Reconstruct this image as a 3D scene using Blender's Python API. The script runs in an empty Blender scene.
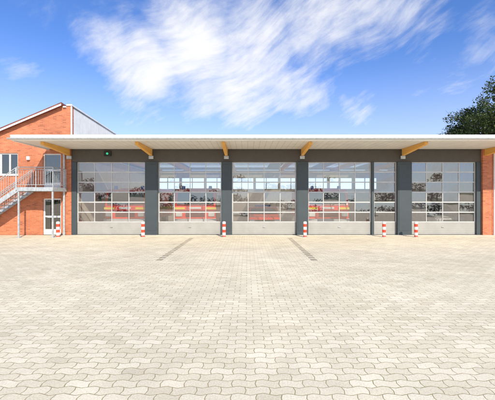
import bpy, math, random
from mathutils import Vector, Matrix
random.seed(7)
scene=bpy.context.scene
C=bpy.data.collections.new("place"); scene.collection.children.link(C)
WL={}
# ---------------------------------------------------------------- node helpers
class NT:
    def __init__(s,tree): s.t=tree; s.N=tree.nodes; s.L=tree.links
    def n(s,ty,**kw):
        x=s.N.new(ty)
        for k,v in kw.items(): setattr(x,k,v)
        return x
    def put(s,sock,v):
        if v is None: return
        if isinstance(v,bpy.types.NodeSocket): s.L.new(v,sock)
        else:
            try: sock.default_value=v
            except Exception: sock.default_value=(v[0],v[1],v[2],1) if len(v)==3 else v
    def m(s,op,a,b=None,c=None,clamp=False):
        x=s.n('ShaderNodeMath',operation=op,use_clamp=clamp)
        s.put(x.inputs[0],a); s.put(x.inputs[1],b); s.put(x.inputs[2],c)
        return x.outputs[0]
    def vm(s,op,a,b=None):
        x=s.n('ShaderNodeVectorMath',operation=op)
        s.put(x.inputs[0],a)
        if b is not None: s.put(x.inputs[1],b)
        return x.outputs['Value'] if op in('LENGTH','DISTANCE','DOT_PRODUCT') else x.outputs[0]
    def comb(s,x,y,z=0.0):
        k=s.n('ShaderNodeCombineXYZ'); s.put(k.inputs[0],x); s.put(k.inputs[1],y); s.put(k.inputs[2],z); return k.outputs[0]
    def sep(s,v):
        k=s.n('ShaderNodeSeparateXYZ'); s.put(k.inputs[0],v); return k.outputs
    def noise(s,vec,scale,detail=4,rough=.5,dist=0):
        k=s.n('ShaderNodeTexNoise'); s.put(k.inputs['Vector'],vec)
        k.inputs['Scale'].default_value=scale;k.inputs['Detail'].default_value=detail
        k.inputs['Roughness'].default_value=rough;k.inputs['Distortion'].default_value=dist
        return k.outputs['Fac']
    def mr(s,v,a,b,c=0.0,d=1.0,smooth=True):
        k=s.n('ShaderNodeMapRange'); 
        if smooth:k.interpolation_type='SMOOTHSTEP'
        s.put(k.inputs[0],v)
        for i,q in enumerate((a,b,c,d)): k.inputs[i+1].default_value=q
        return k.outputs[0]
    def mix(s,f,a,b,bt='MIX'):
        k=s.n('ShaderNodeMix',data_type='RGBA',blend_type=bt)
        s.put(k.inputs[0],f); s.put(k.inputs[6],a); s.put(k.inputs[7],b)
        return k.outputs[2]
def c4(c): return (c[0],c[1],c[2],1)
def newmat(name):
    m=bpy.data.materials.new(name); m.use_nodes=True
    return m,NT(m.node_tree),m.node_tree.nodes['Principled BSDF']
def pmat(name,col,rough=.5,metal=0,var=.12,scale=3,bump=0,emis=None,spec=.5):
    m,t,b=newmat(name)
    pos=t.n('ShaderNodeNewGeometry').outputs['Position']
    f=t.noise(pos,scale,5,.6)
    f=t.mr(f,.3,.7,1-var,1+var)
    col4=t.mix(1.0,c4(col),t.comb(f,f,f),'MULTIPLY')
    t.put(b.inputs['Base Color'],col4)
    g=t.noise(pos,scale*6,4,.6)
    t.put(b.inputs['Roughness'],t.mr(g,.3,.7,max(.02,rough-.08),min(1,rough+.08)))
    b.inputs['Metallic'].default_value=metal
    b.inputs['Specular IOR Level'].default_value=spec
    if bump:
        k=t.n('ShaderNodeBump'); k.inputs['Strength'].default_value=bump;k.inputs['Distance'].default_value=.01
        t.put(k.inputs['Height'],t.noise(pos,scale*25,3)); t.put(b.inputs['Normal'],k.outputs[0])
    if emis:
        b.inputs['Emission Color'].default_value=c4(emis[0]); b.inputs['Emission Strength'].default_value=emis[1]
    return m
def brickmat(name,ca,cb,mort,w=.21,h=.065):
    m,t,b=newmat(name)
    g=t.n('ShaderNodeNewGeometry'); p=t.sep(g.outputs['Position'])
    X=t.m('ADD',t.m('ADD',p[0],p[1]),60.0);Z=t.m('ADD',p[2],30.0)
    v=t.comb(X,Z)
    k=t.n('ShaderNodeTexBrick'); t.put(k.inputs['Vector'],v)
    k.inputs['Scale'].default_value=1;k.inputs['Brick Width'].default_value=w;k.inputs['Row Height'].default_value=h
    k.inputs['Mortar Size'].default_value=.005;k.inputs['Mortar Smooth'].default_value=.2
    row=t.m('FLOOR',t.m('DIVIDE',Z,h));even=t.m('LESS_THAN',t.m('MODULO',row,2.0),.5)
    col=t.m('FLOOR',t.m('DIVIDE',t.m('ADD',X,t.m('MULTIPLY',even,w/2)),w))
    wn=t.n('ShaderNodeTexWhiteNoise',noise_dimensions='2D');t.put(wn.inputs['Vector'],t.comb(row,col))
    cr=t.n('ShaderNodeValToRGB');t.put(cr.inputs[0],wn.outputs['Value'])
    e=cr.color_ramp.elements;e[0].position=0;e[0].color=c4([q*.76 for q in cb]);e[1].position=1;e[1].color=c4([min(1,q*1.08) for q in ca])
    a=e.new(.12);a.color=c4(cb);a=e.new(.75);a.color=c4(ca)
    f=t.mr(t.noise(g.outputs['Position'],.9,7,.7),.3,.7,.84,1.10)
    c=t.mix(k.outputs['Fac'],cr.outputs[0],c4(mort))
    t.put(b.inputs['Base Color'],t.mix(1.0,c,t.comb(f,f,f),'MULTIPLY'))
    b.inputs['Roughness'].default_value=.85
    bp=t.n('ShaderNodeBump');bp.invert=True;bp.inputs['Strength'].default_value=.5;bp.inputs['Distance'].default_value=.006
    t.put(bp.inputs['Height'],k.outputs['Fac']);t.put(b.inputs['Normal'],bp.outputs[0])
    return m
def stripmat(name,col,axis,period,rough=.45,metal=0,depth=.01,dark=.6):
    m,t,b=newmat(name)
    g=t.n('ShaderNodeNewGeometry'); p=t.sep(g.outputs['Position'])
    q=t.m('FRACT',t.m('DIVIDE',p[axis],period))
    line=t.m('LESS_THAN',q,.09)
    f=t.mr(t.noise(g.outputs['Position'],2,5,.6),.3,.7,.93,1.05)
    base=t.mix(line,c4(col),c4([x*dark for x in col]))
    t.put(b.inputs['Base Color'],t.mix(1.0,base,t.comb(f,f,f),'MULTIPLY'))
    b.inputs['Roughness'].default_value=rough;b.inputs['Metallic'].default_value=metal
    bp=t.n('ShaderNodeBump');bp.inputs['Strength'].default_value=.5;bp.inputs['Distance'].default_value=depth;bp.invert=True
    t.put(bp.inputs['Height'],line);t.put(b.inputs['Normal'],bp.outputs[0])
    return m
def glassmat(name,refl,tint):
    m=bpy.data.materials.new(name);m.use_nodes=True;t=NT(m.node_tree);t.N.clear()
    o=t.n('ShaderNodeOutputMaterial');tr=t.n('ShaderNodeBsdfTransparent');tr.inputs[0].default_value=c4(tint)
    gl=t.n('ShaderNodeBsdfGlossy');gl.inputs['Roughness'].default_value=.015;gl.inputs[0].default_value=(1,.98,.93,1)
    g=t.n('ShaderNodeNewGeometry')
    bp=t.n('ShaderNodeBump');bp.inputs['Strength'].default_value=.06;bp.inputs['Distance'].default_value=.02
    t.put(bp.inputs['Height'],t.noise(g.outputs['Position'],1.6,1)); t.put(gl.inputs['Normal'],bp.outputs[0])
    fr=t.n('ShaderNodeFresnel');fr.inputs[0].default_value=1.5
    f=t.m('ADD',t.m('MULTIPLY',fr.outputs[0],.8),refl,clamp=True)
    mx=t.n('ShaderNodeMixShader');t.put(mx.inputs[0],f);t.L.new(tr.outputs[0],mx.inputs[1]);t.L.new(gl.outputs[0],mx.inputs[2])
    t.L.new(mx.outputs[0],o.inputs[0]);return m
# ---------------------------------------------------------------- mesh helpers
class M:
    def __init__(s): s.v=[];s.f=[];s.mi=[]
    def box(s,x0,x1,y0,y1,z0,z1,mi=0):
        k=len(s.v)
        s.v+=[(x0,y0,z0),(x1,y0,z0),(x1,y1,z0),(x0,y1,z0),(x0,y0,z1),(x1,y0,z1),(x1,y1,z1),(x0,y1,z1)]
        for q in((0,3,2,1),(4,5,6,7),(0,1,5,4),(1,2,6,5),(2,3,7,6),(3,0,4,7)):
            s.f.append(tuple(k+i for i in q));s.mi.append(mi)
        return s
    def poly(s,pts,mi=0):
        k=len(s.v);s.v+=list(pts);s.f.append(tuple(range(k,k+len(pts))));s.mi.append(mi);return s
    def prism(s,pts,d,mi=0):
        k=len(s.v);n=len(pts);s.v+=list(pts)+[tuple(Vector(p)+Vector(d)) for p in pts]
        s.f.append(tuple(range(k,k+n)));s.f.append(tuple(range(k+2*n-1,k+n-1,-1)))
        for i in range(n): s.f.append((k+i,k+(i+1)%n,k+n+(i+1)%n,k+n+i))
        s.mi+= [mi]*(n+2);return s
    def tube(s,a,b,r0,r1=None,n=10,mi=0,caps=True):
        if r1 is None:r1=r0
        a=Vector(a);b=Vector(b);d=(b-a).normalized()
        u=d.orthogonal().normalized();w=d.cross(u);k=len(s.v)
        for c,r in((a,r0),(b,r1)):
            for i in range(n):
                t=2*math.pi*i/n;s.v.append(tuple(c+u*math.cos(t)*r+w*math.sin(t)*r))
        for i in range(n): s.f.append((k+i,k+(i+1)%n,k+n+(i+1)%n,k+n+i));s.mi.append(mi)
        if caps:
            s.f.append(tuple(range(k+n-1,k-1,-1)));s.f.append(tuple(range(k+n,k+2*n)));s.mi+=[mi,mi]
        return s
    def bar(s,a,b,w,h,mi=0):
        a=Vector(a);b=Vector(b);d=(b-a).normalized()
        u=d.cross(Vector((0,0,1)));u=(u if u.length>.01 else Vector((1,0,0))).normalized();w2=u.cross(d)
        k=len(s.v)
        for c in(a,b):
            for p,q in((-1,-1),(1,-1),(1,1),(-1,1)): s.v.append(tuple(c+u*w/2*p+w2*h/2*q))
        for q in((0,1,2,3),(7,6,5,4),(0,4,5,1),(1,5,6,2),(2,6,7,3),(3,7,4,0)):
            s.f.append(tuple(k+i for i in q));s.mi.append(mi)
        return s
    def build(s,name,mats,parent=None,bevel=0,smooth=False,origin=None,fix=True):
        if origin is None:
            xs=[p[0] for p in s.v];ys=[p[1] for p in s.v];zs=[p[2] for p in s.v]
            origin=((min(xs)+max(xs))/2,(min(ys)+max(ys))/2,min(zs))
        o3=Vector(origin)
        me=bpy.data.meshes.new(name)
        me.from_pydata([tuple(Vector(p)-o3) for p in s.v],[],s.f);
        if not isinstance(mats,(list,tuple)): mats=[mats]
        for q in mats: me.materials.append(q)
        for i,p in enumerate(me.polygons): p.material_index=s.mi[i]
        if fix:
            import bmesh
            bm=bmesh.new();bm.from_mesh(me);bmesh.ops.recalc_face_normals(bm,faces=bm.faces);bm.to_mesh(me);bm.free()
        if smooth:
            for p in me.polygons: p.use_smooth=True
        me.update()
        ob=bpy.data.objects.new(name,me);C.objects.link(ob)
        pw=Vector((0,0,0))
        if parent: ob.parent=parent;pw=WL[parent.name]
        ob.location=o3-pw;WL[ob.name]=o3
        if bevel:
            md=ob.modifiers.new("bevel",'BEVEL');md.width=bevel;md.segments=2;md.limit_method='ANGLE'
        if smooth:
            md=ob.modifiers.new("split",'EDGE_SPLIT');md.split_angle=math.radians(40)
        return ob
def empty(name,loc,label,cat,group=None,parent=None):
    ob=bpy.data.objects.new(name,None);C.objects.link(ob);ob.location=loc;WL[ob.name]=Vector(loc)
    ob["label"]=label;ob["category"]=cat
    if group:ob["group"]=group
    return ob
# ---------------------------------------------------------------- materials
brick=brickmat("brick_orange",(.58,.185,.083),(.50,.15,.068),(.48,.27,.18))
slate=pmat("slate_grey_paint",(.05,.064,.07),.5,var=.06,scale=2)
darkband=pmat("dark_fascia_board",(.085,.074,.062),.6,var=.05)
alu=pmat("aluminium_frame",(.60,.59,.56),.38,.25,var=.08)
panelm=stripmat("door_panel_grey",(.38,.365,.33),2,.12,.5,0,.004,.85)
white=pmat("white_paint",(.78,.78,.76),.45,var=.06)
whitemetal=pmat("white_trim_metal",(.80,.80,.79),.35,.05,var=.08,scale=1)
soffit=stripmat("soffit_boards",(.74,.71,.66),0,.3,.6,0,.006,.78)
clad=stripmat("metal_cladding",(.86,.84,.80),1,.35,.6,.0,.003,.92)
steel=pmat("galvanised_steel",(.48,.50,.51),.42,.3,var=.15,scale=8)
rooftile=pmat("roof_tile_red",(.22,.07,.045),.7,var=.3,scale=6)
rooftop=pmat("roof_membrane",(.3,.31,.32),.7)
plaster=pmat("interior_plaster",(.80,.72,.61),.9,var=.06)
floorm=pmat("hall_floor",(.60,.55,.48),.35,var=.1)
def woodm():
    m,t,b=newmat("glulam_wood")
    g=t.n('ShaderNodeNewGeometry');p=t.vm('MULTIPLY',g.outputs['Position'],(6,.8,22))
    f=t.noise(p,1.5,6,.6)
    t.put(b.inputs['Base Color'],t.mix(t.mr(f,.3,.7),(.74,.36,.07,1),(.86,.48,.12,1)))
    b.inputs['Roughness'].default_value=.5;return m
wood=woodm()
glass=glassmat("door_glazing",.21,(.96,.95,.92))
wglass=glassmat("window_glazing",.16,(.35,.42,.40))
redp=pmat("fire_red_paint",(.86,.045,.015),.25,var=.05)
yel=pmat("luminous_yellow",(.85,.62,.03),.5)
black=pmat("black_rubber",(.02,.02,.02),.7)
darkg=pmat("windscreen_glass",(.06,.065,.07),.08)
lampw=pmat("headlight_lens",(.75,.75,.75),.1,.3)
blue=pmat("blue_beacon_lens",(.02,.08,.6),.15)
silver=pmat("silver_car_paint",(.66,.66,.65),.3,.1)
concrete=pmat("concrete_strip",(.60,.55,.46),.85,var=.15,scale=4,bump=.4)
green_em=pmat("green_signal_lens",(.02,.4,.2),.3,emis=((.05,.8,.4),.5))
# ---------------------------------------------------------------- ground
def paver():
    m,t,b=newmat("interlocking_pavers")
    g=t.n('ShaderNodeNewGeometry');P=g.outputs['Position'];p=t.sep(P)
    W,H=.25,.128
    X=t.m('ADD',p[0],100.03);Y=t.m('ADD',p[1],100.0)
    wob=t.m('MULTIPLY',t.m('SUBTRACT',t.noise(P,1.7,3),.5),.03)
    Y=t.m('ADD',Y,wob)
    sx=t.m('SINE',t.m('MULTIPLY',X,2*math.pi/W));sy=t.m('SINE',t.m('MULTIPLY',Y,math.pi/H))
    tx=t.m('MULTIPLY',t.m('ARCSINE',t.m('MULTIPLY',sx,.97)),.0128)
    ty=t.m('MULTIPLY',t.m('ARCSINE',t.m('MULTIPLY',sy,.97)),.011)
    rag=t.m('MULTIPLY',t.m('SUBTRACT',t.noise(P,45,3,.6),.5),.006)
    v=t.m('ADD',t.m('ADD',Y,tx),rag);u=t.m('ADD',t.m('ADD',X,ty),rag)
    k=t.n('ShaderNodeTexBrick');t.put(k.inputs['Vector'],t.comb(u,v))
    for a,q in(('Scale',1),('Brick Width',W),('Row Height',H),('Mortar Size',.0055),('Mortar Smooth',.5),('Bias',0)): k.inputs[a].default_value=q
    row=t.m('FLOOR',t.m('DIVIDE',v,H))
    even=t.m('LESS_THAN',t.m('MODULO',row,2.0),.5)
    col=t.m('FLOOR',t.m('DIVIDE',t.m('ADD',u,t.m('MULTIPLY',even,W/2)),W))
    wn=t.n('ShaderNodeTexWhiteNoise',noise_dimensions='2D');t.put(wn.inputs['Vector'],t.comb(row,col))
    r=wn.outputs['Value']
    cr=t.n('ShaderNodeValToRGB');t.put(cr.inputs[0],r)
    e=cr.color_ramp.elements;e[0].position=0;e[0].color=(.68,.595,.44,1);e[1].position=1;e[1].color=(.86,.77,.59,1)
    a=e.new(.06);a.color=(.74,.655,.485,1);a=e.new(.8);a.color=(.82,.73,.555,1)
    big=t.mr(t.noise(P,.16,6,.62),.32,.68,.92,1.06)
    med=t.mr(t.noise(P,1.1,5,.65,.6),.3,.7,.92,1.06)
    fine=t.mr(t.noise(P,55,5,.8),.25,.75,.74,1.18)
    s=t.m('MULTIPLY',t.m('MULTIPLY',big,med),fine)
    base=t.mix(1.0,cr.outputs[0],t.comb(s,s,s),'MULTIPLY')
    st=t.mr(t.noise(P,.55,6,.7,1.2),.56,.74,0,.3)
    base=t.mix(st,base,(.50,.43,.29,1))
    sk=t.mr(t.noise(P,16,4,.8),.64,.74,0,.4)
    base=t.mix(sk,base,(.40,.34,.22,1))
    def line(x0,ya,yb):
        dx=t.m('LESS_THAN',t.m('ABSOLUTE',t.m('SUBTRACT',p[0],x0)),.11)
        yy=t.m('MULTIPLY',t.m('GREATER_THAN',p[1],ya),t.m('LESS_THAN',p[1],yb))
        return t.m('MULTIPLY',dx,yy)
    ln=t.m('MAXIMUM',line(-2.85,10.6,16.9),line(2.15,10.6,16.9))
    alt=t.m('LESS_THAN',t.m('MODULO',row,3.0),1.1)
    ln=t.m('MULTIPLY',ln,alt)
    ln=t.m('MULTIPLY',ln,t.mr(t.noise(P,5,4,.7),.35,.6,.45,.78))
    base=t.mix(ln,base,(.20,.17,.13,1))
    ms=t.mr(t.noise(P,.9,4,.7),.48,.64)
    jc=t.mix(ms,(.38,.30,.17,1),(.26,.25,.10,1))
    t.put(b.inputs['Base Color'],t.mix(k.outputs['Fac'],base,jc))
    b.inputs['Roughness'].default_value=.9;b.inputs['Specular IOR Level'].default_value=.2
    h=t.m('ADD',t.m('MULTIPLY',k.outputs['Fac'],-1.0),t.m('MULTIPLY',fine,.4))
    h=t.m('ADD',h,t.m('MULTIPLY',r,.25))
    bp=t.n('ShaderNodeBump');bp.inputs['Strength'].default_value=.6;bp.inputs['Distance'].default_value=.006
    t.put(bp.inputs['Height'],h);t.put(b.inputs['Normal'],bp.outputs[0]);return m
def grassm():
    m,t,b=newmat("grass")
    P=t.n('ShaderNodeNewGeometry').outputs['Position']
    t.put(b.inputs['Base Color'],t.mix(t.noise(P,3,8,.7),(.05,.08,.02,1),(.12,.15,.05,1)));b.inputs['Roughness'].default_value=1
    return m
o=M().poly([(-400,-400,-.01),(400,-400,-.01),(400,400,-.01),(-400,400,-.01)]).build("ground",grassm());o["kind"]="structure"
pv=paver()
o=M().poly([(-80,-118,0),(80,-118,0),(80,18.25,0),(-80,18.25,0)]).build("pavement",pv);o["kind"]="structure"
o=M().poly([(-30,31.05,0),(30,31.05,0),(30,75,0),(-30,75,0)]).build("rear_pavement",pv);o["kind"]="structure"
o=M().box(-9.75,13.6,17.95,18.22,-.05,.012).build("threshold_pavement",concrete,bevel=.004);o["kind"]="structure"
# ---------------------------------------------------------------- fire station
D=18.3
st=empty("fire_station",(2,24,0),"low fire station hall with glazed sectional doors and timber canopy","building")
S=18.03
def PX(x): return (x-247.5)/S
doors=[(76.5,145.5),(158,221.5),(232,296.5),(308,371.5),(411,476.5)]
dz=4.05
M().box(-9.75,12.95,D,D+.3,dz,4.80).build("fascia_wall",darkband,st,bevel=.01)
pl=[(-9.75,PX(76.5)),(PX(145.5),PX(158)),(PX(221.5),PX(232)),(PX(296.5),PX(308)),(PX(371.5),PX(374)),(PX(397),PX(411)),(PX(476.5),12.95)]
for a,b_ in pl:
    w=b_-a
    off=.10 if w>.3 else .02
    m=M().box(a,b_,D-off,D+.3,0,dz-.002)
    if w>.5: m.box(a+.06,b_-.06,D-off-.012,D-off-.001,.25,dz-.15)
    m.build("pillar",slate,st,bevel=.012)
M().box(-9.75,-9.5,D+.31,31,0,4.7).build("side_wall",plaster,st)
M().box(12.96,13.2,D+.31,31,0,4.7).build("side_wall",plaster,st)
# rear wall with a high ribbon of glazing
M().box(-9.5,12.96,30.7,31,0,2.9).box(-9.5,12.96,30.7,31,4.05,4.7).box(-9.5,-8.6,30.7,31,2.9,4.05).box(12.1,12.96,30.7,31,2.9,4.05).build("rear_wall",plaster,st)
wx0,wx1=-8.6,12.1;nw=9
for i in range(nw):
    a=wx0+(wx1-wx0)*i/nw;b_=wx0+(wx1-wx0)*(i+1)/nw;c_=(a+b_)/2
    M().box(a,a+.18,30.75,30.9,2.9,4.05).box(b_-.06,b_,30.75,30.9,2.9,4.05).box(a+.18,b_-.06,30.75,30.9,2.9,2.97).box(a+.18,b_-.06,30.75,30.9,3.98,4.05).box(c_-.03,c_+.03,30.76,30.89,2.97,3.98).build("rear_window_frame",alu,st)
M().box(-9.5,12.96,D+.02,30.7,-.04,.006).build("hall_floor",floorm,st)
LE=-11.0
xs=[-9.76,-9.2,-6.2,-5.2,-2.2,-1.2,1.8,2.8,5.8,6.8,9.8,14.8]
rf=M()
rf.box(LE+.03,14.8,15.45,D-.01,4.78,4.93)
rf.box(-9.76,14.8,D-.01,19.4,4.78,4.93)
rf.box(-9.76,14.8,30.0,31.3,4.78,4.93)
for i in range(0,len(xs)-1,2): rf.box(xs[i],xs[i+1],19.4,30.0,4.78,4.93)
rf.build("roof",rooftop,st)
skyl=glassmat("added_skylight_glazing",.03,(.98,.97,.95))
for i in range(1,len(xs)-1,2):  # unseen roof openings, added so daylight brightens the hall interior
    M().box(xs[i],xs[i+1],19.4,30.0,4.935,4.97).build("added_skylight",skyl,st)
M().box(LE+.05,14.75,15.5,D-.145,4.74,4.778).build("soffit",soffit,st)
M().prism([(LE,15.42,4.70),(LE,15.30,4.74),(LE,15.28,4.96),(LE,15.46,5.0)],(14.9-LE,0,0)).build("canopy_fascia",whitemetal,st,bevel=.006)
g=M();n=10
prof=[]
for i in range(n+1):
    a=math.pi+math.pi*i/n;prof.append((15.20+.075*math.cos(a),4.80+.075*math.sin(a)))
for i in range(n): g.poly([(LE-.05,prof[i][0],prof[i][1]),(14.9,prof[i][0],prof[i][1]),(14.9,prof[i+1][0],prof[i+1][1]),(LE-.05,prof[i+1][0],prof[i+1][1])])
g.poly([(LE-.05,p[0],p[1]) for p in prof]); 
g.build("gutter",steel,st,smooth=True)
M().box(LE-.02,LE+.03,15.47,D+.01,4.70,4.98).build("verge_trim",whitemetal,st)
beams=[(70,),(151.7,),(226.5,),(302,),(402,),(484,)]
for (bx,) in beams:
    X=PX(bx)
    M().prism([(X-.08,15.8,4.735),(X-.08,15.8,4.60),(X-.08,D-.15,4.38),(X-.08,D-.15,4.735)],(.16,0,0)).build("timber_beam",wood,st,bevel=.006)
    M().box(X-.13,X+.13,D-.135,D-.03 if X<-9.5 else D-.105,4.2,4.37).build("beam_bracket",steel,st,bevel=.004)
for X in [-8,-5.3,-1.15,3.0,7.7,11]:
    M().box(X-.09,X+.09,D+.32,30.6,4.45,4.775).build("timber_beam",wood,st)
def sect(x0,x1,cols,parent,walk=False):
    fr=M();y0=D+.10;y1=D+.16
    zb=.70;n=6
    rows=[zb+(dz-zb)*i/n for i in range(n+1)]
    for i,z in enumerate(rows):
        h=.029 if 0<i<n else .045
        fr.box(x0,x1,y0,y1,max(z-h,zb) if i else zb,min(z+h,dz-.003))
        if 0<i<n: fr.box(x0,x1,y0-.006,y0-.0005,z-.005,z+.005)
    for i in range(cols+1):
        x=x0+(x1-x0)*i/cols
        w=.017 if 0<i<cols else .055
        a=max(x-w,x0);b_=min(x+w,x1)
        for j in range(n):
            fr.box(a,b_,y0+.002,y1-.002,rows[j]+(.028 if j else .044),rows[j+1]-(.028 if j<n-1 else .044))
    nm="personnel_door" if walk else "sectional_door"
    d=fr.build(nm,alu,parent,bevel=0)
    gm=M()
    for j in range(n):
        for i in range(cols):
            a=x0+(x1-x0)*i/cols+.015;b_=x0+(x1-x0)*(i+1)/cols-.015
            t1=random.uniform(-1,1)*.007;t2=random.uniform(-1,1)*.007
            za=rows[j]+.025;zb2=rows[j+1]-.025;ym=y0+.03
            gm.poly([(a,ym-t1-t2,za),(b_,ym+t1-t2,za),(b_,ym+t1+t2,zb2),(a,ym-t1+t2,zb2)])
    gm.build("glazing",glass,d,fix=False)
    M().box(x0,x1,y0-.004,y1,.03,zb-.002).build("bottom_panel",panelm,d,bevel=.006)
    M().box(x0,x1,y0+.01,y1-.01,0.013,.03).build("rubber_seal",black,d)
    hx=x0+(x1-x0)*.5 if not walk else x0+.1
    if walk: M().box(hx-.012,hx+.012,y0-.05,y0-.03,1.0,1.3).box(hx-.01,hx+.14,y0-.07,y0-.05,1.05,1.08).build("handle",black,d,bevel=.003)
    else: M().box(hx-.07,hx+.07,y0-.05,y0-.006,.42,.44).box(hx-.07,hx-.05,y0-.03,y0,.42,.44).build("handle",steel,d,bevel=.004)
    return d
for a,b_ in doors: sect(PX(a),PX(b_),4,st)
sect(PX(374),PX(397),1,st,True)
d=M().box(PX(104.5),PX(111.5),D-.09,D-.002,4.37,4.64).build("signal_light",black,st,bevel=.01)
M().tube((PX(108),D-.12,4.5),(PX(108),D-.085,4.5),.06,n=16).build("lens",green_em,d)
M().box(12.96,13.45,D-.14,D+.3,0,4.735).box(13.45,16.5,D+.05,D+.3,0,4.735).build("brick_wall",brick,st)
M().tube((13.62,D-.10,.1),(13.62,D-.10,4.7),.05,n=12).tube((13.62,D-.1,.0),(13.62,D-.1,.14),.062,n=12).build("downpipe",whitemetal,st,smooth=True)
M().tube((PX(171)*1.2,21,4.93),(PX(171)*1.2,21,5.55),.05,n=10).tube((PX(171)*1.2,21,5.55),(PX(171)*1.2,21,5.62),.09,n=10).build("vent_pipe",steel,st,smooth=True)
M().tube((3.1,22,4.93),(3.1,22,6.2),.018,n=6).build("antenna",steel,st)
# ---------------------------------------------------------------- brick office building
ob_=empty("brick_building",(-13,21,0),"orange brick building with sloping tiled roof and pale side wall","building")
XR=-9.78;F=D+.02;ZT=7.16
def rz(X): return ZT-(-10.3-X)*.42 if X<-10.3 else ZT
w=M();T=.25
def col(xa,xb,za=0,zt=None):
    ta=rz(xa) if zt is None else zt;tb=rz(xb) if zt is None else zt
    w.prism([(xa,F,za),(xb,F,za),(xb,F,tb),(xa,F,ta)],(0,T,0))
col(-19,-14.75);col(-14.75,-12.75,0,3.33);col(-14.75,-12.75,4.55);col(-12.75,-11.36)
col(-11.36,-10.36,2.02,2.6);col(-11.36,-10.36,4.52);col(-10.36,-10.3);col(-10.3,XR)
w.prism([(-19,F+T,0),(-19,25,0),(-19,25,rz(-19)-.4),(-19,F+T,rz(-19))],(.25,0,0))
w.box(-18.75,XR-.21,24.75,25,0,3.2)
w.build("wall",brick,ob_)
M().prism([(XR-.2,F+T,0),(XR-.2,25,0),(XR-.2,25,6.75),(XR-.2,F+T,ZT-.08)],(.2,0,0)).build("cladding_wall",clad,ob_)
M().prism([(XR-.25,F-.05,ZT),(XR-.25,25,6.76),(XR-.25,25,6.83),(XR-.25,F-.05,ZT+.08)],(.31,0,0)).build("parapet_cap",whitemetal,ob_)
M().box(XR-.02,XR+.03,F-.02,F+.06,4.98,ZT-.01).build("corner_trim",whitemetal,ob_)
M().prism([(-19.4,F-.25,rz(-19.4)+.0),(-10.2,F-.25,ZT+.03),(-10.2,F-.25,ZT+.14),(-19.4,F-.25,rz(-19.4)+.12)],(0,6.8,-.56)).build("roof",rooftile,ob_)
M().prism([(-19.4,F-.28,rz(-19.4)-.08),(-10.2,F-.28,ZT-.05),(-10.2,F-.28,ZT+.05),(-19.4,F-.28,rz(-19.4)+.02)],(0,.028,0)).build("barge_board",white,ob_)
M().prism([(-10.199,F-.1,ZT-.1),(XR-.26,F-.1,ZT-.1),(XR-.26,F-.1,ZT-.04),(-10.199,F-.1,ZT-.04)],(0,6.6,-.45)).build("roof_cap",whitemetal,ob_)
M().box(-18.7,XR-.21,F+T,24.7,2.35,2.5).box(-18.7,XR-.21,22,22.2,2.5,5).build("interior_wall",plaster,ob_)
def win(x0,x1,z0,z1,mull,name="window",dr=False):
    m=M();y=F+.08
    m.box(x0,x0+.07,y,y+.07,z0,z1).box(x1-.07,x1,y,y+.07,z0,z1).box(x0+.07,x1-.07,y,y+.07,z1-.07,z1).box(x0+.07,x1-.07,y,y+.07,z0,z0+(.07 if not dr else .3))
    for q in mull: m.box(q-.04,q+.04,y+.002,y+.068,z0+.07+(.23 if dr else 0),z1-.07)
    if dr: m.box(x0+.07,x1-.07,y+.002,y+.068,z0+.95,z0+1.05)
    d=m.build(name,white,ob_)
    M().poly([(x0+.05,y+.035,z0+.05),(x1-.05,y+.035,z0+.05),(x1-.05,y+.035,z1-.05),(x0+.05,y+.035,z1-.05)]).build("glazing",wglass,d)
    if dr: M().box(x0+.1,x0+.13,y-.06,y-.001,z0+.98,z0+1.02).box(x0+.1,x0+.24,y-.075,y-.06,z0+.98,z0+1.02).build("handle",steel,d)
    else: M().box(x0-.04,x1+.04,F-.06,F-.001,z0-.05,z0-.005).build("sill",whitemetal,d)
win(-14.75,-12.75,3.33,4.55,[-13.75,-13.25])
win(-11.36,-10.36,2.60,4.52,[],"door",True)
win(-11.36,-10.36,0.012,2.02,[],"door",True)
M().tube((-10.12,D-.10,.1),(-10.12,D-.10,4.7),.055,n=12).tube((-10.12,D-.1,0),(-10.12,D-.1,.15),.07,n=12).build("downpipe",steel,ob_,smooth=True)
M().box(-12.2,-12.05,F-.14,F-.001,4.15,4.35).build("wall_lamp",white,ob_,bevel=.02)
# ---------------------------------------------------------------- external staircase
sc=empty("metal_staircase",(-12.4,17.6,0),"galvanised steel outside staircase with landing against the brick wall","staircase")
YA,YB=16.95,18.22
LX0,LX1=-11.85,-9.98;LZ=2.6
M().box(LX0,LX1,YA,YB,LZ-.04,LZ).box(LX0,LX1,YA-.008,YA+.05,LZ-.2,LZ-.041).box(LX0,LX1,YB-.05,YB,LZ-.2,LZ-.041).box(LX0,LX0+.05,YA+.051,YB-.051,LZ-.2,LZ-.041).box(LX1-.05,LX1,YA+.051,YB-.051,LZ-.2,LZ-.041).build("landing",steel,sc)
for X,Y in((LX0+.06,YA+.06),(LX1-.06,YA+.06)):
    M().box(X-.035,X+.035,Y-.035,Y+.035,.02,LZ-.2).box(X-.1,X+.1,Y-.1,Y+.1,0,.02).build("post",steel,sc)
NS=14;run=.255;rise=LZ/NS
ex=LX0-NS*run
for y in(YA,YB-.05):
    M().bar((LX0+.02,y+.025,LZ-.12),(ex,y+.025,.06-.0),.05,.22).build("stringer",steel,sc)
for i in range(NS-1):
    z=LZ-rise*(i+1);x=LX0-run*i
    M().box(x-run-.02,x,YA+.052,YB-.052,z-.035,z).build("step",steel,sc)
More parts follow.
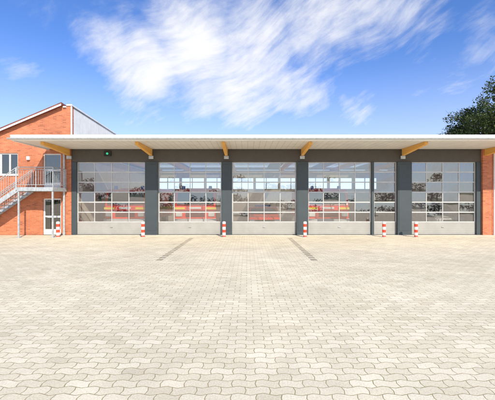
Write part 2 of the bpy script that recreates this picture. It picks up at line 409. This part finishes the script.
def railing(a,b,h=1.02,gap=.12):
    a=Vector(a);b=Vector(b);L=(Vector((b.x-a.x,b.y-a.y,0))).length
    m=M();up=Vector((0,0,h))
    m.tube(a+up,b+up,.024,n=8)
    m.tube(a+Vector((0,0,.12)),b+Vector((0,0,.12)),.014,n=6)
    m.tube(a+Vector((0,0,h-.1)),b+Vector((0,0,h-.1)),.014,n=6)
    k=max(1,int(L/gap))
    for i in range(k+1):
        p=a.lerp(b,i/k);big=(i%8==0 or i==k)
        m.tube(p+Vector((0,0,-.15 if big else .12)),p+Vector((0,0,h if big else h-.1)),.02 if big else .008,n=6)
    return m.build("railing",steel,sc,smooth=True)
railing((LX0,YA-.03,LZ),(LX1,YA-.03,LZ))
railing((LX1-.02,YA+.03,LZ),(LX1-.02,YB-.05,LZ))
railing((LX0-.04,YA-.03,LZ-.03),(ex,YA-.03,.05))
railing((LX0-.04,YB-.02,LZ-.03),(ex,YB-.02,.05))
# ---------------------------------------------------------------- bollards
def bolm():
    m,t,b=newmat("red_white_stripes")
    g=t.n('ShaderNodeNewGeometry');p=t.sep(g.outputs['Position'])
    q=t.m('FRACT',t.m('DIVIDE',t.m('ADD',p[2],.06),.30))
    s=t.m('LESS_THAN',q,.5)
    c=t.mix(s,(.78,.76,.73,1),(.72,.06,.02,1))
    d=t.mr(t.noise(g.outputs['Position'],14,6,.7),.5,.8,0,.5)
    low=t.mr(p[2],.0,.25,.55,0)
    d=t.m('MAXIMUM',d,low)
    t.put(b.inputs['Base Color'],t.mix(t.m('MULTIPLY',d,.6),c,(.3,.25,.2,1)));b.inputs['Roughness'].default_value=.45
    return m
bm_=bolm()
for x in(58,143,224,305,384,416):
    yb=17.3;X=(x-247.5)*yb/330
    m=M();r=.09;h=.78;n=20
    m.tube((X,yb,.012),(X,yb,h),r,n=n,caps=False).tube((X,yb,h),(X,yb,h+.025),r,r*.8,n=n,caps=False).tube((X,yb,h+.025),(X,yb,h+.04),r*.8,r*.3,n=n)
    o=m.build("bollard",bm_,smooth=True,origin=(X,yb,0))
    o["label"]="red and white striped steel bollard on the paving before the doors";o["category"]="bollard";o["group"]="bollards between the garage doors"
    M().tube((X,yb,.001),(X,yb,.013),.14,n=20).build("base_plate",steel,o)
# ---------------------------------------------------------------- vehicles in hall
def truck(cx,fy,label):
    e=empty("fire_truck",(cx,fy+3.2,0),label,"fire truck","fire engines parked inside the hall")
    hw=1.2
    cab=[(cx-hw,fy+.06,.55),(cx-hw,fy+.0,1.1),(cx-hw,fy+.04,1.66),(cx-hw,fy+.26,2.4),(cx-hw,fy+.45,2.58),(cx-hw,fy+2.3,2.6),(cx-hw,fy+2.3,.55)]
    M().prism(cab,(2*hw,0,0)).build("cab",redp,e,bevel=.06)
    M().box(cx-hw,cx+hw,fy+2.36,fy+6.8,.75,2.7).build("body",redp,e,bevel=.05)
    y1,y2=fy+.045-.02,fy+.26-.02
    M().prism([(cx-1.08,y1+.005,1.62),(cx+1.08,y1+.005,1.62),(cx+1.03,y2-.01,2.38),(cx-1.03,y2-.01,2.38)],(0,.03,0)).build("windscreen",darkg,e)
    bmp=M();seg=10;pts=[]
    for i in range(seg+1):
        u=-1+2*i/seg;pts.append((cx+u*(hw+.03),fy-.2+.16*abs(u)**4))
    for i in range(seg):
        (xa,ya),(xb,yb)=pts[i],pts[i+1]
        bmp.poly([(xa,ya,.42),(xb,yb,.42),(xb,yb,.84),(xa,ya,.84)]).poly([(xa,ya,.84),(xb,yb,.84),(xb,fy+.1,.88),(xa,fy+.1,.88)]).poly([(xa,ya,.42),(xb,yb,.42),(xb,fy+.1,.42),(xa,fy+.1,.42)])
    bmp.build("bumper",white,e)
    gr=M()
    for k in range(4): gr.box(cx-.55,cx+.55,fy-.035,fy+.0,.98+k*.085,.98+k*.085+.045)
    gr.build("grille",black,e)
    M().box(cx-.34,cx+.34,fy-.03,fy-.001,1.42,1.54).build("badge",white,e,bevel=.01)
    for s in(-1,1):
        a,b_=sorted((cx+s*.6,cx+s*(hw+.01)))
        M().box(a,b_,fy-.022,fy+.1,1.40,1.52).build("stripe",yel,e)
        M().box(cx+s*(hw+.006)-.006,cx+s*(hw+.006)+.006,fy+2.5,fy+6.7,1.3,1.5).build("stripe",yel,e)
        M().bar((cx+s*.25,y1-.01,1.66),(cx+s*.75,y1+.03,1.86),.02,.02).build("wiper",black,e)
        M().box(cx+s*.94-.19,cx+s*.94+.19,fy-.05,fy+.02,.98,1.24).build("headlight",lampw,e,bevel=.03)
        M().tube((cx+s*.8,fy+.7,2.58),(cx+s*.8,fy+.7,2.78),.12,.09,n=14).build("beacon",blue,e)
        M().bar((cx+s*1.2,fy+.25,2.2),(cx+s*1.4,fy+.0,2.15),.03,.03).box(cx+s*1.42-.09,cx+s*1.42+.09,fy-.06,fy+.01,1.75,2.2).build("mirror",black,e,bevel=.01)
        M().prism([(cx+s*(hw+.004),fy+.45,1.6),(cx+s*(hw+.004),fy+.55,2.3),(cx+s*(hw+.004),fy+1.3,2.3),(cx+s*(hw+.004),fy+1.3,1.6)],(s*.01,0,0)).build("side_window",darkg,e)
        for wy in(1.2,5.0):
            wl=M().tube((cx+s*.92,fy+wy,.5),(cx+s*1.18,fy+wy,.5),.5,n=24).build("wheel",black,e)
            M().tube((cx+s*1.17,fy+wy,.5),(cx+s*1.21,fy+wy,.5),.28,n=18).build("rim",silver,wl)
    M().box(cx-.26,cx+.26,fy-.215,fy-.202,.55,.66).build("number_plate",silver,e)
tl="red fire engine with white bumper and blue beacons behind glass doors"
truck((127-247.5)*19.4/330,19.1,tl)
truck((196-247.5)*19.4/330,19.1,tl)
truck((327-247.5)*19.4/330,19.1,tl)
def van(cx,fy,paint,name,label,k=1.0,cat="van"):
    e=empty(name,(cx,fy+2.3,0),label,cat)
    hw=.92
    pr=[(cx-hw,fy,.4),(cx-hw,fy-.02,.8),(cx-hw,fy+.15,.92),(cx-hw,fy+1.0,.92+.25*k),(cx-hw,fy+1.7,1.2+.7*k*k),(cx-hw,fy+2.1,1.24+.75*k*k),(cx-hw,fy+4.3,1.2+.75*k*k),(cx-hw,fy+4.8,.95+.2*k),(cx-hw,fy+4.85,.45)]
    M().prism(pr,(2*hw,0,0)).build("body",paint,e,bevel=.07)
    za=.92+.25*k;zb=1.2+.7*k*k
    M().prism([(cx-.82,fy+1.02,za+.03),(cx+.82,fy+1.02,za+.03),(cx+.74,fy+1.64,zb-.06),(cx-.74,fy+1.64,zb-.06)],(0,-.02,.02)).build("windscreen",darkg,e)
    M().box(cx-hw-.01,cx+hw+.01,fy-.1,fy+.1,.35,.58).build("bumper",white,e,bevel=.04)
    M().box(cx-.5,cx+.5,fy-.045,fy,.64,.78).build("grille",black,e,bevel=.01)
    M().box(cx-.5,cx+.5,fy+2.2,fy+2.5,1.24+.75*k*k,1.36+.75*k*k).build("light_bar",blue,e,bevel=.02)
    for s in(-1,1):
        M().box(cx+s*.72-.16,cx+s*.72+.16,fy-.05,fy+.1,.64,.82).build("headlight",lampw,e,bevel=.03)
        M().box(cx+s*1.05-.1,cx+s*1.05+.1,fy+1.2,fy+1.26,za+.02,za+.2).build("mirror",black,e,bevel=.01)
        for wy in(.85,3.9):
            wl=M().tube((cx+s*.72,fy+wy,.34),(cx+s*.94,fy+wy,.34),.34,n=22).build("wheel",black,e)
            M().tube((cx+s*.93,fy+wy,.34),(cx+s*.955,fy+wy,.34),.2,n=16).build("rim",silver,wl)
van((264-247.5)*19.6/330,19.1,redp,"command_car","low red command car with blue light bar behind glass doors",.6,"car")
van((444-247.5)*20.3/330,19.6,silver,"crew_van","silver crew van with blue light bar behind glass doors",.8)
# ---------------------------------------------------------------- vegetation
def leafm(name,a,b2):
    m,t,b=newmat(name)
    g=t.n('ShaderNodeNewGeometry')
    wn=t.n('ShaderNodeTexWhiteNoise',noise_dimensions='3D')
    t.put(wn.inputs['Vector'],t.vm('SNAP',g.outputs['Position'],(.5,.5,.5)))
    t.put(b.inputs['Base Color'],t.mix(wn.outputs['Value'],c4(a),c4(b2)));b.inputs['Roughness'].default_value=.6
    b.inputs['Specular IOR Level'].default_value=.25
    return m
leaf=leafm("foliage",(.026,.046,.013),(.08,.11,.03))
leaf2=leafm("far_foliage",(.12,.095,.05),(.22,.17,.10))
bark=pmat("bark",(.10,.075,.055),.9,var=.3,scale=8,bump=.5)
def leaves(m,c,r,n,s):
    for _ in range(n):
        while True:
            p=Vector((random.uniform(-1,1),random.uniform(-1,1),random.uniform(-1,1)))
            if p.length<=1:break
        p=Vector((p.x*r[0],p.y*r[1],p.z*r[2]))+Vector(c)
        a=Vector((random.gauss(0,1),random.gauss(0,1),random.gauss(0,.7))).normalized()
        b=a.cross(Vector((random.gauss(0,1),random.gauss(0,1),random.gauss(0,1)))).normalized()
        q=s*random.uniform(.6,1.4)
        m.poly([tuple(p-a*q),tuple(p-b*q*.5),tuple(p+a*q),tuple(p+b*q*.5)])
def tree(x,y,h,R,label,nb=26,nl=120,zlo=.38,vk=.65):
    e=empty("tree",(x,y,0),label,"tree")
    t=M();t.tube((x,y,0),(x+.2,y,h*.5),.38,.26,n=10).tube((x+.2,y,h*.5),(x+.1,y,h*.95),.26,.05,n=8)
    lv=M()
    for i in range(nb):
        z=h*random.uniform(zlo,.9);f=1-((z/h-.45)/.6)**2
        an=random.uniform(0,6.28);L=R*random.uniform(.55,1.05)*max(.3,f)
        a=Vector((x+.15,y,z));b=a+Vector((math.cos(an)*L,math.sin(an)*L,L*random.uniform(.15,.6)))
        mid=a.lerp(b,.5)+Vector((0,0,random.uniform(-.2,.5)))
        t.tube(a,mid,.12,.07,n=6).tube(mid,b,.07,.02,n=5)
        for q in(.45,.7,.88,1.0,1.08):
            p=a.lerp(b,q)+Vector((random.gauss(0,.4),random.gauss(0,.4),random.gauss(0,.4)))
            k=random.uniform(.45,.95)*R/5
            leaves(lv,p,(k*1.3,k*1.3,k*vk),nl//5,.13)
            t.tube(p,p+Vector((random.gauss(0,.6),random.gauss(0,.6),random.uniform(.2,.9))),.02,.008,n=4)
    t.build("trunk",bark,e,smooth=True);lv.build("crown",leaf,e,fix=False)
random.seed(3)
tree(33.0,40,17.6,5.4,"tall dark green tree with uneven open crown behind the roof",50,420,.38,.95)
random.seed(9)
tree(30.2,42,14.0,5.6,"broad dark green tree with spreading branches behind the roof",46,440,.5,.8)
random.seed(11)
wd=M()  # row behind the camera; height and brown tone chosen for door-glass reflections
for i in range(60):
    x=-150+i*5+random.uniform(-1,1);y=-135+random.uniform(-4,4);h=random.uniform(4,9)
    wd.tube((x,y,0),(x,y,h*.6),.25,.1,n=5)
    for k in range(6):
        leaves(wd,(x+random.gauss(0,1.8),y+random.gauss(0,1.2),h*random.uniform(.15,.8)),(2.6,1.9,1.4),30,.5)
o=wd.build("distant_wood",leaf2,fix=False);o["kind"]="stuff";o["label"]="unseen far row of brownish trees beyond the yard, toned for door reflections";o["category"]="trees"
# ---------------------------------------------------------------- light, sky
el=math.radians(34.5);az=math.radians(157)
sd=Vector((math.sin(az)*math.cos(el),math.cos(az)*math.cos(el),math.sin(el)))
L=bpy.data.lights.new("sun",'SUN');L.energy=5.0;L.angle=math.radians(.5);L.color=(1,.94,.81)
so=bpy.data.objects.new("sun",L);C.objects.link(so);so.rotation_euler=sd.to_track_quat('Z','Y').to_euler();so.location=(0,-10,30)
wld=bpy.data.worlds.new("World");scene.world=wld;wld.use_nodes=True
t=NT(wld.node_tree);t.N.clear()
out=t.n('ShaderNodeOutputWorld')
sky=t.n('ShaderNodeTexSky',sky_type='NISHITA');sky.sun_disc=False;sky.sun_elevation=el;sky.sun_rotation=az
sky.dust_density=.4;sky.ozone_density=3;sky.air_density=1.0
bg=t.n('ShaderNodeBackground');bg.inputs[1].default_value=.14
t.put(bg.inputs[0],t.mix(1.0,sky.outputs[0],(.72,1.0,1.5,1),'MULTIPLY'))
dv=t.vm('NORMALIZE',t.n('ShaderNodeTexCoord').outputs['Generated'])
blobs=[(118,50,.15,.9),(146,65,.22,1.05),(195,42,.26,1.12),(255,48,.27,1.05),(315,25,.26,.92),(225,92,.28,.85),(305,85,.24,.68),(380,8,.24,.75),(140,108,.16,.65),(60,128,.18,.55),(10,118,.14,.5),(485,30,.13,.5),(15,70,.08,.45),(420,40,.2,.42),(350,105,.2,.5),(440,100,.2,.38)]
acc=None
for x,y,r,s in blobs:
    c=Vector(((x-247.5)/330,1,(200-y)/330)).normalized()
    f=t.mr(t.vm('DISTANCE',dv,tuple(c)),0,r,s,0)
    acc=f if acc is None else t.m('MAXIMUM',acc,f)
sp=t.sep(dv)
wx=t.m('SUBTRACT',t.noise(dv,2.4,2,.5),.5);wz=t.m('SUBTRACT',t.noise(t.vm('ADD',dv,(7.3,2.1,4.4)),2.4,2,.5),.5)
ux=t.m('ADD',t.m('ADD',t.m('MULTIPLY',sp[0],.87),t.m('MULTIPLY',sp[2],.5)),t.m('MULTIPLY',wx,.16))
uz=t.m('ADD',t.m('ADD',t.m('MULTIPLY',sp[2],.87),t.m('MULTIPLY',sp[0],-.5)),t.m('MULTIPLY',wz,.2))
n0=t.noise(t.vm('MULTIPLY',dv,(1,1,1.6)),3.0,6,.55,.3)
n1=t.noise(t.comb(ux,sp[1],t.m('MULTIPLY',uz,2.8)),5.5,12,.62,.15)
n2=t.noise(t.comb(ux,sp[1],t.m('MULTIPLY',uz,6.0)),10,8,.6,.05)
n3=t.noise(t.comb(ux,sp[1],t.m('MULTIPLY',uz,2.0)),18,8,.6,.1)
nn=t.m('ADD',t.m('ADD',t.m('MULTIPLY',n0,.42),t.m('MULTIPLY',n1,.34)),t.m('ADD',t.m('MULTIPLY',n3,.10),t.m('MULTIPLY',n2,.14)))
behind=t.mr(sp[1],-.1,.25,.62,0)
acc=t.m('MAXIMUM',acc,behind)
den=t.m('ADD',t.m('MULTIPLY',acc,.86),t.m('MULTIPLY',t.m('SUBTRACT',nn,.5),3.1))
den=t.mr(den,.10,1.10,0,.98)
haze=t.mr(sp[2],.0,.42,.55,0)
den=t.m('MAXIMUM',den,haze)
bc=t.n('ShaderNodeBackground');bc.inputs[0].default_value=(.99,.99,1.0,1);bc.inputs[1].default_value=1.05
mx=t.n('ShaderNodeMixShader');t.put(mx.inputs[0],den);t.L.new(bg.outputs[0],mx.inputs[1]);t.L.new(bc.outputs[0],mx.inputs[2]);t.L.new(mx.outputs[0],out.inputs[0])
# ---------------------------------------------------------------- camera
cam=bpy.data.cameras.new("camera");cam.lens=24;cam.sensor_width=36;cam.clip_end=1500
co=bpy.data.objects.new("camera",cam);C.objects.link(co);co.location=(0,0,1.94);co.rotation_euler=(math.radians(90),0,0)
scene.camera=co
scene.view_settings.view_transform='Standard';scene.view_settings.look='None';scene.view_settings.exposure=0
